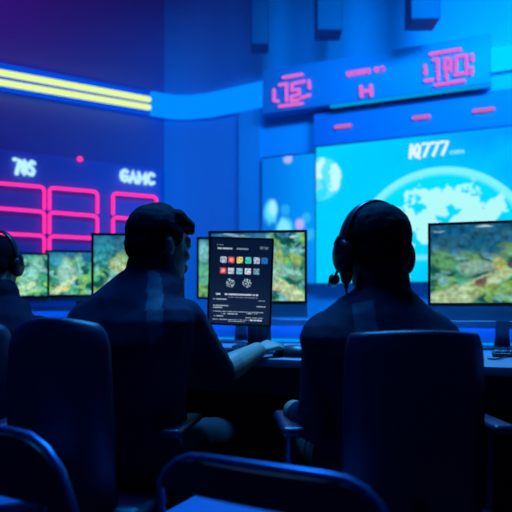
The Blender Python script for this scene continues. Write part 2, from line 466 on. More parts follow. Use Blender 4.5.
# darker side screen
da = on('R', 262, 300, .07); db = on('R', 315, 300, .07); DW = (db-da).length
blobs2 = [(.10,.56,.17,.12),(.27,.53,.10,.09),(.19,.62,.15,.08),(.42,.72,.17,.1),(.55,.80,.15,.13),(.35,.85,.12,.06)]
def sidepic(s, t):
    c = mixc((0., .17, .80), (0., .30, .95), sm(0, 1, s)); c = mixc(c, (0., .24, .9), sm(.7, 1., t))
    def bl(x, y, rx, ry, col, w=1.):
        nonlocal c
        q = math.hypot((s-x)/rx, (t-y)/ry); c = mixc(c, col, w*sm(1.15, .55, q+.18*n2(s*14, t*14, 4)))
    bl(.17, .43, .14, .105, (.10, .72, .95)); bl(.21, .40, .10, .07, (.35, .88, 1.))
    bl(.43, .60, .20, .13, (.06, .68, .95)); bl(.42, .57, .14, .09, (.22, .82, 1.)); bl(.58, .67, .12, .09, (.05, .5, .95), .9)
    bl(.45, .42, .1, .05, (.02, .45, .95), .8); bl(.84, .49, .1, .05, (.03, .5, .95), .8); bl(.9, .62, .12, .05, (.03, .5, .95), .8)
    bl(.72, .54, .10, .05, (.45, .45, 1.)); bl(.50, .02, .09, .045, (.45, .5, 1.), .9)
    return c
ss = empty('video_screen', V((((da+db)/2).x, ((da+db)/2).y, ZB)))
tag(ss, 'dim blue video screen with pale blobs left of the planet screen', 'video screen')
mesh('case', rbox('c', 261.5, 315.2, ZB-.01, ZT-.02, 0, .065, M['fixture']), M['fixture'], ss, False)
vgrid('screen', sidepic, V((da.x, da.y, ZT-.035)), RU*DW, -Z*(ZT-.035-ZB), 70, 120, M['wscr'], ss)

# box fixtures hanging above the scoreboard
for (px0, px1, yb, D, lab) in ((317, 343, 30, 4.75, 'dark box fixture hanging from the ceiling above the middle of the scoreboard'),
                               (411, 441, 19, 4.35, 'dark box fixture hanging from the ceiling nearer the right end of the scoreboard'),
                               (251, 269, 44, 5.0, 'narrow dark box fixture hanging left of the scoreboard')):
    b0 = P((px0+px1)/2, yb, D); w = (px1-px0)/F*D
    e = empty('hanging_fixture', V((b0.x, D, b0.z))); tag(e, lab, 'ceiling fixture', 'dark box fixtures under the ceiling')
    mesh('housing', MB().box((b0.x, D+.1, b0.z+.36), (w, .2, .72), None, .012), M['fixture'], e)
    mesh('rod', MB().tube([(b0.x, D+.1, b0.z+.7), (b0.x, D+.1, ZC)], .02), M['steel'], e)

# ---------------------------------------------------------------- desks
def frame(yaw):
    X = V((math.cos(yaw), math.sin(yaw), 0)); return X, V((-X.y, X.x, 0)), Z
def desk(label, A, B, depth, zt=.78, ledge_z=.90, th=.03):
    """A,B: left and right end of the front edge on the floor plan"""
    A = V((A[0], A[1], 0)); B = V((B[0], B[1], 0)); X = (B-A).normalized(); Y = V((-X.y, X.x, 0)); L = (B-A).length
    mid = (A+B)/2
    e = empty('desk', mid+Y*depth/2, math.atan2(X.y, X.x)); tag(e, label, 'desk')
    ax = (X, Y, Z)
    mesh('desk_top', MB().box(mid+Y*depth/2+Z*(zt-th/2), (L, depth, th), ax, .004), M['desk'], e)
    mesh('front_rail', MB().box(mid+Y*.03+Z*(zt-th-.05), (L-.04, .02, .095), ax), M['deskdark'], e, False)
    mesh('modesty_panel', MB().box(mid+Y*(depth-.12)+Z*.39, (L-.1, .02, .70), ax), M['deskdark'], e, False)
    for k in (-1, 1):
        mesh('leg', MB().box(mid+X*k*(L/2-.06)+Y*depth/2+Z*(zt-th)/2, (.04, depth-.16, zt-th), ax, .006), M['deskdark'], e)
    return e, X, Y, mid, L
def console(label, mid, X, Y, L, depth, zt, lz):
    ax = (X, Y, Z); c = mid+Y*(depth-.045)
    e = empty('desk_console', c+Z*zt, math.atan2(X.y, X.x)); tag(e, label, 'desk console')
    mesh('back_panel', MB().box(c+Z*(zt+(lz-zt)/2-.01), (L, .02, lz-zt-.02), ax), M['ledge'], e, False)
    mesh('shelf', MB().box(c-Y*.035+Z*(lz-.008), (L, .11, .012), ax, .004), M['ledge'], e)
    mesh('lip', MB().box(c-Y*.088+Z*(lz-.017), (L, .005, .03), ax), M['ledge'], e, False)
    mesh('led_strip', MB().box(c-Y*.070+Z*(lz-.020), (L-.02, .012, .010), ax), M['ledb'], e, False)
    mesh('led_strip', MB().box(c-Y*.02+Z*(zt+.012), (L-.02, .02, .014), ax), M['ledc'], e, False)
def fy(x): return 2.17-.404*(x-.1)
_, dX, dY, dmid, dL = desk('long dark computer desk the two nearest people sit at', (-.82, fy(-.82)), (1.75, fy(1.75)), .98)
console('low console shelf with blue light strips along the back of the long desk', dmid, dX, dY, dL, .98, .78, .90)
_, eX, eY, emid, eL = desk('second computer desk in the far left in front of the neon wall', (-2.5, 3.05), (-1.0, 3.42), .9)
console('raised console with blue light strips at the back of the far left desk', emid, eX, eY, eL, .9, .78, .96)

# ---------------------------------------------------------------- screens
def game(seed, path=None, sky=.35, skyx=.45, bright=1., blobs=()):
    def f(s, t):
        w1, w2 = .12*n2(s*4, t*4, seed+30), .12*n2(s*4, t*4, seed+40)
        n = fbm((s+w1)*7, (t+w2)*6, seed); n3 = n2(s*15, t*13, seed+20); n4 = n2(s*34, t*20, seed+21)
        c = mixc((.004, .07, .06), (.05, .30, .17), sm(-.35, .4, n+.25*n3))
        c = mixc(c, (.17, .40, .08), sm(.08, .4, fbm(s*4.5+5, t*4, seed+4))*.85)
        c = mixc(c, (.16, .42, .42), sm(.12, .4, fbm(s*7, t*6+9, seed+8))*.75)
        k = sm(sky+.1, sky-.1, t+.18*n2(s*7, t*2, seed+2)+.5*max(0, s-skyx))
        c = mixc(c, (.004, .085, .20), k*.9)
        if path:
            (x0, y0, x1, y1, w0, w1_) = path
            dx, dy = x1-x0, y1-y0; l2 = dx*dx+dy*dy; u = max(0, min(1, ((s-x0)*dx+(t-y0)*dy)/l2))
            d = math.hypot(s-x0-u*dx, t-y0-u*dy)/(w0+(w1_-w0)*u)
            c = mixc(c, (.40, .52, .28), sm(1.1, .6, d+.3*n3)*.9)
        for (x, y, rx, ry, col, w) in blobs:
            q = math.hypot((s-x+w1*.5)/rx, (t-y+w2*.5)/ry); c = mixc(c, col, w*sm(1.15, .6, q+.4*n3+.2*n4))
        e = 1+.55*n3+.45*n4
        return tuple(x*max(.15, e)*bright for x in c)
    return f
def monitor(label, c, yaw, w, h, pic, desk_z, chin=0., roll=0., nu=110, nv=66, group='game monitors', stand_x=0., bez=.012, foot=(.22, .17), neckw=.055, back=.0):
    """c = centre of the display housing (without chin)"""
    X, Y, _ = frame(yaw); c = V(c)
    e = empty('monitor' if h < w else 'portrait_monitor', (c.x+X.x*stand_x+Y.x*.04, c.y+X.y*stand_x+Y.y*.04, desk_z), yaw)
    tag(e, label, 'monitor', group)
    cr, sr = math.cos(roll), math.sin(roll); XX = X*cr+Z*sr; ZZ = Z*cr-X*sr; ax = (XX, Y, ZZ)
    mesh('housing', MB().box(c+Y*.014, (w, .028, h), ax, .006), M['black'], e)
    mb = MB(); bw = bez
    for sx in (-1, 1): mb.box(c+XX*sx*(w/2-bw/2)-Y*.001, (bw, .006, h), ax, .001)
    for sz in (-1, 1): mb.box(c+ZZ*sz*(h/2-bw/2)-Y*.001, (w-2*bw, .006, bw), ax, .001)
    mesh('bezel', mb, M['black'], e)
    O = c-XX*(w/2-bw)+ZZ*(h/2-bw)-Y*.0015
    vgrid('screen', pic, O, XX*(w-2*bw), -ZZ*(h-2*bw), nu, nv, M['scr'], e)
    if chin: mesh('chin', MB().box(c-ZZ*(h/2+chin/2)+Y*.012, (w, .024, chin), ax, .004), M['alu'], e)
    s0 = c+X*stand_x+Y*.04
    zt = c.z-h/2-chin+.06 if not back else c.z
    mesh('stand_neck', MB().loft([[V((s0.x, s0.y, z))+X*a*wd+Y*(b*.010+yo) for a, b in ((-1,-1),(1,-1),(1,1),(-1,1))] for z, wd, yo in
        ((desk_z+.01, neckw*.62, .03), (desk_z+.05, neckw*.52, .025), (zt-.04, neckw*.5, .0), (zt, neckw*.5, -.004))]), M['steel'], e, True)
    mesh('stand_foot', MB().box((s0.x+Y.x*.0, s0.y+Y.y*.0, desk_z+.006), (foot[0], foot[1], .011), (X, Y, Z), .005), M['steel'], e)
    return e
rb = [(.72,.32,.22,.16,(.20,.42,.10),.8),(.10,.46,.10,.14,(.10,.32,.12),.8),(.30,.55,.16,.10,(.25,.42,.34),.8),(.47,.52,.06,.14,(.40,.42,.12),.9),
      (.36,.74,.05,.07,(.16,.04,.05),.9),(.58,.56,.05,.08,(.16,.05,.07),.9),(.75,.42,.12,.14,(.25,.44,.40),.7),(.9,.3,.14,.2,(.40,.52,.06),.9),(.55,.83,.3,.1,(.2,.38,.07),.7),(.9,.8,.14,.12,(.45,.6,.62),.7),
      (.36,.05,.07,.02,(.4,.6,.6),.9),(.06,.06,.04,.016,(.15,.35,.45),.9),(.72,.70,.1,.06,(.5,.5,.45),.8)]
monitor('large monitor showing a bright game at the right edge of the long desk', (1.052, 2.635, CH+.5*(83-(-1))/F*2.635+.0), math.radians(-17), .62, .362,
        game(1., (.08, 1.0, .52, .62, .16, .07), .42, .35, .9, rb), .78, chin=.066)
cb = [(.80,.25,.10,.10,(.04,.20,.22),.8),(.72,.36,.07,.14,(.28,.40,.08),.8),(.90,.38,.06,.12,(.30,.42,.10),.7),(.60,.55,.2,.2,(.25,.46,.40),.7),(.9,.6,.1,.12,(.2,.42,.34),.7),(.7,.8,.1,.05,(.5,.45,.3),.7),
      (.04,.5,.08,.3,(.1,.36,.30),.7),(.88,.05,.05,.02,(.4,.6,.6),.9),(.25,.03,.16,.02,(.25,.4,.42),.8)]
monitor('wide monitor with a green game behind the dark portrait monitor', P(257.5, 267, 2.75), math.radians(-6), .44, .325,
        game(4., (.62, .62, .98, 1.0, .06, .13), .15, .5, 1.05, cb), .78, chin=.06)
monitor('monitor mostly hidden behind the wide monitor, only its left edge showing', P(240, 268, 3.12), math.radians(-4), .44, .315,
        game(7., None, .2, .5, 1.05, [(.04,.6,.1,.2,(.1,.4,.25),.8),(.05,.2,.1,.2,(.15,.45,.45),.8)]), .78)
monitor('monitor directly behind the head of the man with short hair', P(138, 268, 3.0), math.radians(4), .445, .335,
        game(10., (.05, .95, .5, .75, .1, .05), .25, .6, 1.1, [(.12,.25,.12,.25,(.02,.22,.30),.8),(.3,.5,.12,.22,(.32,.44,.22),.8),(.22,.75,.15,.1,(.25,.5,.42),.8)]), .78, chin=.05)
monitor('monitor in the far left with a game, second from the left edge', P(80, 273.5, 3.86), math.radians(9), .42, .285,
        game(13., (.12, .95, .42, .6, .08, .05), .15, .6, 1.25, [(.15,.2,.14,.2,(.02,.22,.32),.8),(.3,.45,.15,.3,(.25,.46,.40),.8),(.22,.88,.1,.06,(.55,.50,.2),.8)]), .78, chin=.03)
monitor('leftmost game monitor, partly behind the person in headphones', P(12.5, 275, 3.72), math.radians(12), .42, .27,
        game(16., (.55, .95, .8, .7, .1, .06), .1, .6, 1.3, [(.85,.3,.12,.3,(.18,.42,.36),.7),(.7,.85,.25,.12,(.25,.52,.30),.8),(.75,.5,.15,.2,(.16,.45,.40),.7)]), .78, chin=.03)

# dark portrait monitor: icon grid and rows of small text
icons = [(.31,.165,(.45,.5,.6)),(.40,.165,(.7,.05,.03)),(.52,.165,(.7,.62,.15)),(.64,.165,(.05,.5,.45)),(.77,.165,(.4,.5,.6)),(.90,.165,(.02,.16,.5)),
         (.24,.285,(.6,.05,.1)),(.39,.285,(.5,.6,.65)),(.51,.285,(.2,.5,.6)),(.64,.285,(.6,.65,.7)),(.77,.285,(.2,.35,.42))]
icons = [(.21,.245),(.34,.245),(.48,.245),(.62,.245),(.76,.245),(.89,.245),(.21,.375),(.34,.375),(.48,.375),(.62,.375),(.76,.375)]
icol = [(.40,.45,.6),(.75,.05,.03),(.72,.62,.15),(.05,.55,.5),(.40,.5,.65),(.01,.14,.5),(.6,.05,.1),(.5,.58,.65),(.2,.5,.6),(.6,.65,.75),(.15,.3,.4)]
def appscreen(s, t):
    c = mixc((.002, .007, .026), (.005, .014, .042), sm(.3, .9, t+.2*n2(s*3, t*3, 3.)))
    for (x, y), col in zip(icons, icol):
        dx, dy = abs(s-x)/.052, abs(t-y)/.036
        if dx < 1 and dy < 1 and dx+dy < 1.8:
            k = n2(s*44+x*70, t*62+y*50, 8.); c = mixc(col, mixc(col, (.02, .05, .1), .75), sm(.0, .25, k))
            if col[0] > .55 and col[1] < .1: c = mixc(c, (.9, .3, .2), sm(.4, .2, math.hypot(dx*.5, dy*.5)))
    def line(y, x0, x1, h, b, dens=60, sd=0.):
        nonlocal c
        if abs(t-y) < h and x0 < s < x1:
            k = n2(s*dens, y*900, sd); k2 = n2(s*dens*2, t*240, sd+1)
            if k > -.28: c = mixc(c, (.55, .68, .85), b*(.55+.6*sm(-.2, .4, k2)))
    line(.068, .09, .20, .005, .35); line(.112, .09, .36, .010, .75); line(.112, .42, .62, .008, .4)
    if abs(t-.095) < .016 and .80 < s < .95: c = mixc(c, (.3, .45, .55), .55*sm(-.1, .2, n2(s*80, t*120, 6)))
    for (cx_, cy_) in ((.335, .52), (.61, .515)):
        d = math.hypot((s-cx_)*1., (t-cy_)*1.35)
        if d < .075 and n2(s*48, t*60, 11.) > .05: c = mixc(c, (.4, .55, .65), .8*sm(.08, .02, abs(d-.04)))
    line(.655, .06, .82, .011, .85, 50); line(.69, .3, .8, .005, .3, 40)
    for i, (y, a, b_) in enumerate(((.715,.06,.3),(.79,.06,.33),(.815,.06,.22),(.86,.06,.9),(.885,.2,.5),(.915,.08,.24),(.925,.6,.9),(.955,.06,.88),(.975,.3,.6))):
        line(y, a, b_, .0055, .55, 45+i*7, i)
    line(.72, .8, .92, .005, .4, 60, 5); line(.79, .78, .93, .006, .5, 60, 6); line(.875, .62, .8, .007, .6, 60, 7); line(.955, .68, .88, .011, .75, 55, 9)
    return c
pm = monitor('dark portrait monitor with app icons and text beside the reaching arm', P(240.3, 281.6, 2.42), math.radians(-3), .252, .345,
        appscreen, .78, roll=math.radians(-2.0), nu=150, nv=210, group='portrait monitors', stand_x=.072, bez=.008, foot=(.16, .13), neckw=.09)

# ---------------------------------------------------------------- desk things
def ondesk(px, D): p = P(px, 300, D); return V((p.x, p.y, .78))
def keyboard(label, px, D, yaw, w=.30):
    c = ondesk(px, D); X, Y, _ = frame(yaw)
    e = empty('keyboard', c, yaw); tag(e, label, 'keyboard', 'keyboards on the desks')
    mesh('base', MB().box(c+Z*.008, (w, .115, .014), (X, Y, Z), .005), M['black'], e)
    kb = e.children[-1]; mb = MB(); nk = 14
    for r in range(5):
        for k in range(nk):
            mb.box(c+X*((k+.5)/nk-.5)*(w-.016)+Y*((r+.5)/5-.5)*.102+Z*.0185, ((w-.016)/nk*.82, .017, .007), (X, Y, Z), .002)
    tag(mesh('keycaps', mb, M['steel'], kb), kind='stuff')
keyboard('black keyboard in front of the dark portrait monitor', 225, 2.40, math.radians(-22))
keyboard('keyboard at the right edge of the desk under the large monitor', 545, 2.25, math.radians(-20), .36)
def mouse(label, px, D, yaw, s=1.):
    c = ondesk(px, D); X, Y, _ = frame(yaw)
    e = empty('computer_mouse', c, yaw); tag(e, label, 'mouse')
    mb = MB(); rings = []
    for i in range(11):
        u = -1+2*i/10; r = math.sqrt(max(.02, 1-u*u))
        w = .032*s*(r**.7); h = .034*s*(r**.8)*(1-.18*u); y = u*.058*s
        rings.append([c+X*w*math.cos(a)+Y*y+Z*(.002+max(0, h*math.sin(a))) for a in [math.pi*2*k/20 for k in range(20)]])
    mb.loft(rings); mesh('body', mb, M['black'], e)
    mesh('scroll_wheel', MB().tube([c+Y*.03*s+Z*.029*s-X*.004, c+Y*.03*s+Z*.029*s+X*.004], .008), M['steel'], e)
    pts = [c+Y*.055*s+Z*.008]
    return c, X, Y, e
c, X, Y, e = mouse('black mouse on the desk between the two nearest men', 291, 2.27, math.radians(60), 1.25)
def cable(name, label, pts, r=.0028, m=None, cat='cable', parent=None):
    # catmull-rom
    pts = [V(p) for p in pts]; out = []
    for i in range(len(pts)-1):
        p0, p1, p2, p3 = pts[max(i-1,0)], pts[i], pts[i+1], pts[min(i+2, len(pts)-1)]
        for k in range(8):
            t = k/8; out.append(.5*((2*p1)+(p2-p0)*t+(2*p0-5*p1+4*p2-p3)*t*t+(3*p1-p0-3*p2+p3)*t**3))
    out.append(pts[-1])
    o = mesh(name, MB().tube(out, r, 8), m or M['black'], parent)
    if label: tag(o, label, cat)
    return o
def dk(px, py, dz=0.):   # desk point seen at a pixel
    D = (CH-.78)*F/(py-HY); p = P(px, py, D); p.z = .785+dz; return p
cable('mouse_cable', 'thin cable looping over the desk from the mouse to the console', [dk(298,352), dk(309,349.5), dk(312,346.5), dk(303,343.8), dk(296,342), dk(293,340.3)], .003, M['steel'])
cable('desk_cable', 'thin cable lying on the desk under the large right monitor', [dk(488,360), dk(497,360.5), dk(506,358), dk(520,357), dk(540,360)], .003, M['black'])

# ---------------------------------------------------------------- chairs
def task_chair(label, x, y, yaw, bw, btop, seat_z=.46, group='office chairs', arm=True, armz=.66, back_h=.52, flare=.0, crown=.012, seat_w=.46, bevel=.05, arm_w=None):
    """office chair facing +Y local; (x, y) is the centre of the backrest on the floor plan"""
    X, Y, _ = frame(yaw); B = V((x, y, 0)); S = B+Y*.26
    e = empty('office_chair', S, yaw); tag(e, label, 'office chair', group)
    # backrest: rings from bottom to top, slightly concave and thicker in the middle
    mb = MB(); rings = []
    zs = [0, .03, .1, .3, .55, .75, .88, .94, .975, .993, 1.0]
    for u in zs:
        z = btop-back_h+u*back_h
        w = bw/2*(1+flare*(1-u))
        if u > .86: w = w-bevel*(1-math.sqrt(max(0, 1-((u-.86)/.14)**2)))
        if u < .06: w *= .9+u
        th = .032*(.55+.45*math.sin(math.pi*min(1, max(.12, u*.9+.08)))) if u < 1 else .008
        if u >= .97: th *= .75
        ring = []
        n = 9
        for i in range(n):
            t = -1+2*i/(n-1); cz = crown*(1-t*t)*(1 if u > .8 else u/.8)
            ring.append(B+X*w*t-Y*(th*math.sqrt(max(.15, 1-abs(t)**4)))+Y*.045*t*t*(bw/.3)+Y*(.03*(1-u)**2)+Z*(z+cz))
        for i in range(n-1, -1, -1):
            t = -1+2*i/(n-1); cz = crown*(1-t*t)*(1 if u > .8 else u/.8)
            ring.append(B+X*w*t+Y*(th*math.sqrt(max(.15, 1-abs(t)**4)))+Y*.045*t*t*(bw/.3)+Y*(.03*(1-u)**2)+Z*(z+cz))
        rings.append(ring)
    mb.loft(rings); mesh('backrest', mb, M['uphol'], e, sharp=65)
    mesh('seat', MB().box(S+Z*(seat_z-.04), (seat_w, .46, .09), (X, Y, Z), .04), M['uphol'], e)
    mesh('back_support', MB().tube([S-Y*.1+Z*(seat_z-.1), B-Y*.05+Z*(seat_z-.09), B-Y*.055+Z*(seat_z+.02), B-Y*.03+Z*(btop-back_h+.12)], .02), M['steel'], e)
    if arm:
        aw = arm_w or seat_w/2+.04
        for k in (-1, 1):
            a = mesh('armrest', MB().box(S+X*k*aw+Y*.03+Z*(armz-.013), (.06, .27, .026), (X, Y, Z), .012), M['uphol'], e)
            mesh('arm_post', MB().tube([S+X*k*(seat_w/2-.06)+Z*(seat_z-.09), S+X*k*aw+Z*(seat_z-.07), S+X*k*aw+Z*(armz-.02)], .014), M['steel'], a)
    mesh('gas_column', MB().lathe(S, [(.03,.09),(.03,.22),(.02,.225),(.02,seat_z-.09),(.09,seat_z-.085),(.09,seat_z-.075)]), M['steel'], e)
    stb = mesh('star_base', (lambda m_: [m_.tube([S+Z*.11, S+V((math.cos(a), math.sin(a), 0))*.27+Z*.075], [.024, .015]) for a in [yaw+.3+k*2*math.pi/5 for k in range(5)]] and m_)(MB()), M['steel'], e)
    for k in range(5):
        a = yaw+.3+k*2*math.pi/5; d = V((math.cos(a), math.sin(a), 0)); t = V((-d.y, d.x, 0)); q = S+d*.27+Z*.028
        mesh('caster', MB().tube([q-t*.022, q+t*.022], .028, 16).tube([q, q+Z*.05], .008), M['black'], stb)
    return e
task_chair('black office chair of the man with short hair, rounded backrest', -.500, 1.52, math.radians(-8), .262, .928, armz=.64, seat_w=.44, flare=.1, bevel=.045, arm_w=.25)
task_chair('wide flat topped black office chair of the man in the headset', .372, 1.40, math.radians(3), .325, .905, armz=.665, seat_w=.46, flare=.05, bevel=.016, crown=.008)
task_chair('office chair of the person at the left edge of the picture', -1.10, 2.28, math.radians(6), .36, .90, armz=.64)

def hoop_chair(label, bl, br, zt, yaw, seat_c, seat_w, seat_d, seat_z=.485, r=.09, pad=.065):
    """tubular low-back chair; bl, br = plan positions of the two ends of the back hoop"""
    bl = V((*bl, 0)); br = V((*br, 0)); X = (br-bl).normalized(); Y = V((-X.y, X.x, 0)); W = (br-bl).length
    sc_ = V((*seat_c, 0))
    e = empty('tubular_chair', sc_, math.atan2(X.y, X.x)); tag(e, label, 'chair', 'empty tubular chairs in the foreground')
    fl = bl+Y*.0; pts = []
    pts += [bl+Y*.03+Z*.30, bl+Y*.01+Z*(zt-r)]
    for t in (20, 40, 60, 80): a = math.radians(t); pts.append(bl+X*r*(1-math.cos(a))+Z*(zt-r+r*math.sin(a)))
    for u in (.25, .4, .5, .6, .75): pts.append(bl+X*W*u-Y*(.02*math.sin(math.pi*u))+Z*(zt+.006*math.sin(math.pi*u)))
    for t in (80, 60, 40, 20): a = math.radians(t); pts.append(br-X*r*(1-math.cos(a))+Z*(zt-r+r*math.sin(a)))
    pts += [br+Y*.01+Z*(zt-r), br+Y*.03+Z*.30]
    mesh('back_hoop', MB().tube(pts, .0065, 14), M['hoop'], e)
    inner = [p for p in pts[1:-1]]
    lo = zt-pad
    # low dark back pad filling the hoop
    mb = MB(); rings = []
    for i in range(29):
        t_ = i/28; x = .012+(W-.024)*(.5-.5*math.cos(math.pi*t_)); q = min(x, W-x)
        h = zt if q >= r else zt-r+math.sqrt(max(0, r*r-(r-q)**2))
        p = bl+X*x-Y*(.018*math.sin(math.pi*x/W)); top = max(lo+.004, h-.006)
        rings.append([p-Y*.005+Z*lo, p+Y*.005+Z*lo, p+Y*.005+Z*top, p-Y*.005+Z*top])
    mb.loft(rings); mesh('backrest', mb, M['uphol'], e)
    SX, SY, _ = frame(yaw)
    mesh('seat', MB().box(sc_+Z*(seat_z-.03), (seat_w, seat_d, .06), (SX, SY, Z), .025), M['cushion'], e)
    mesh('seat_frame', MB().tube([bl+Y*.02+Z*(seat_z-.08)]+[sc_+SX*a*(seat_w/2-.03)+SY*b*(seat_d/2-.03)+Z*(seat_z-.075) for a, b in ((-1,-1),(-1,1),(1,1),(1,-1))]+[br+Y*.02+Z*(seat_z-.08)], .012), M['steel'], e)
    for a, b in ((-1,1),(1,1)):
        q = sc_+SX*a*(seat_w/2-.03)+SY*b*(seat_d/2-.03); mesh('leg', MB().tube([q+Z*(seat_z-.07), q+SX*a*.02+Z*.0], .0125), M['steel'], e)
    mesh('leg', MB().tube([bl+Y*.03+Z*.31, bl+Y*.0+Z*0], .0125), M['steel'], e)
    mesh('leg', MB().tube([br+Y*.03+Z*.31, br+Y*.0+Z*0], .0125), M['steel'], e)
    return e
hoop_chair('empty tubular chair with low curved back in the middle foreground', (-.182, 1.15), (.205, .93), .70, math.radians(-25), (-.045, 1.385), .40, .40)
hoop_chair('empty tubular chair with low curved back in the left foreground', (-.85, 1.44), (-.31, 1.06), .735, math.radians(-30), (-.78, 1.66), .36, .38, seat_z=.485, r=.15, pad=.12)

tb = V((-.545, 1.315, 0)); e = empty('side_table', tb); tag(e, 'small round table behind the left foreground chair, lit blue from above', 'side table')
mesh('table_top', MB().lathe(tb, [(.128,.566),(.134,.570),(.135,.580),(.132,.586),(.05,.5865)], 40), M['cushion'], e)
mesh('stem', MB().lathe(tb, [(.016,.02),(.016,.566)]), M['steel'], e)
mesh('foot', MB().lathe(tb, [(.12,.0),(.12,.008),(.05,.016),(.018,.03)], 32), M['steel'], e)

# ---------------------------------------------------------------- people
def head_pieces(mb, c, yaw, pitch=0., s=1.):
    R = Matrix.Rotation(yaw, 3, 'Z') @ Matrix.Rotation(pitch, 3, 'X')
    X, Y, Zz = R @ V((1,0,0)), R @ V((0,1,0)), R @ V((0,0,1)); ax = (X, Y, Zz)
    def p(x, y, z): return V(c)+(X*x+Y*y+Zz*z)*s
    mb.ell(p(0, -.012, .035), .074*s, .094*s, .080*s, ax)          # cranium
    mb.ell(p(0, .018, -.02), .064*s, .074*s, .088*s, ax)           # face
    mb.ell(p(0, .036, -.070), .047*s, .048*s, .046*s, ax)          # jaw
    mb.ell(p(0, .076, -.098), .020*s, .016*s, .016*s, ax)          # chin
    mb.cone(p(-.03, .078, .018), p(.03, .078, .018), .014*s, .014*s)   # brow
    mb.cone(p(0, .084, .010), p(0, .100, -.028), .008*s, .0115*s)      # nose
    for k in (-1, 1):
        mb.ell(p(k*.010, .093, -.034), .008*s, .009*s, .007*s, ax)
        mb.ell(p(k*.036, .062, -.028), .021*s, .022*s, .022*s, ax)     # cheek
        mb.ell(p(k*.033, .079, .002), .0125*s, .0095*s, .0095*s, ax)   # eyelid bulge
        mb.ell(p(k*.073, -.008, -.012), .007*s, .016*s, .028*s, ax)    # ear
        mb.ell(p(k*.075, -.014, .002), .009*s, .012*s, .015*s, ax)
    mb.cone(p(-.016, .088, -.060), p(.016, .088, -.060), .0075*s, .0075*s)   # lips
    mb.cone(p(-.013, .087, -.072), p(.013, .087, -.072), .0075*s, .0075*s)
    return p, ax
def torso(mb, rings, inflate=0.):
    """rings: (centre, half width, half depth, right vector)"""
    out = []
    for c, a, b, R in rings:
        R = V(R).normalized(); Fw = V((-R.y, R.x, 0)).normalized(); ring = []
        for k in range(28):
            t = 2*math.pi*k/28; ct, st = math.cos(t), math.sin(t)
            x = math.copysign(abs(ct)**.8, ct); y = math.copysign(abs(st)**.8, st)
            ring.append(V(c)+R*(a+inflate)*x+Fw*(b+inflate)*y)
        out.append(ring)
    mb.loft(out)
def hand(mb, wrist, d, n, side, curls=(.35, .4, .45, .5), s=1., thumb=.5):
    """d finger direction, n back-of-hand normal, side +1: thumb on the d x n side"""
    d = V(d).normalized(); n = (V(n)-d*V(n).dot(d)).normalized(); t = d.cross(n)*side
    w = V(wrist)
    L = [.092, .098, .092, .078]; base = [.030, .010, -.010, -.029]
    for i in range(4):
        k = w+d*[.088, .092, .088, .080][i]*s+t*base[i]*s
        mb.cone(w+t*base[i]*.55*s+d*.01*s, k, .0125*s, .0105*s)
        ang = .10; q = k; sp = t*(base[i]*2.6); dd = (d+sp).normalized()
        for j, (f, r0, r1) in enumerate(((.45, .0098, .0088), (.31, .0088, .008), (.24, .008, .0068))):
            ang += curls[i]*(1.0 if j else .8)
            v = (dd*math.cos(ang)-n*math.sin(ang)).normalized(); q2 = q+v*L[i]*f*s
            mb.cone(q, q2, r0*s, r1*s, 12); q = q2
    a = w+t*.024*s+d*.022*s; b = a+(d*.72+t*.62-n*.2).normalized()*.042*s; c_ = b+(d*.9+t*.25-n*thumb).normalized()*.033*s; e_ = c_+(d*.95-n*thumb*1.2).normalized()*.027*s
    mb.cone(w+t*.012*s, a, .014*s, .015*s); mb.cone(a, b, .0145*s, .011*s, 12); mb.cone(b, c_, .0105*s, .0095*s, 12); mb.cone(c_, e_, .0095*s, .0075*s, 12)

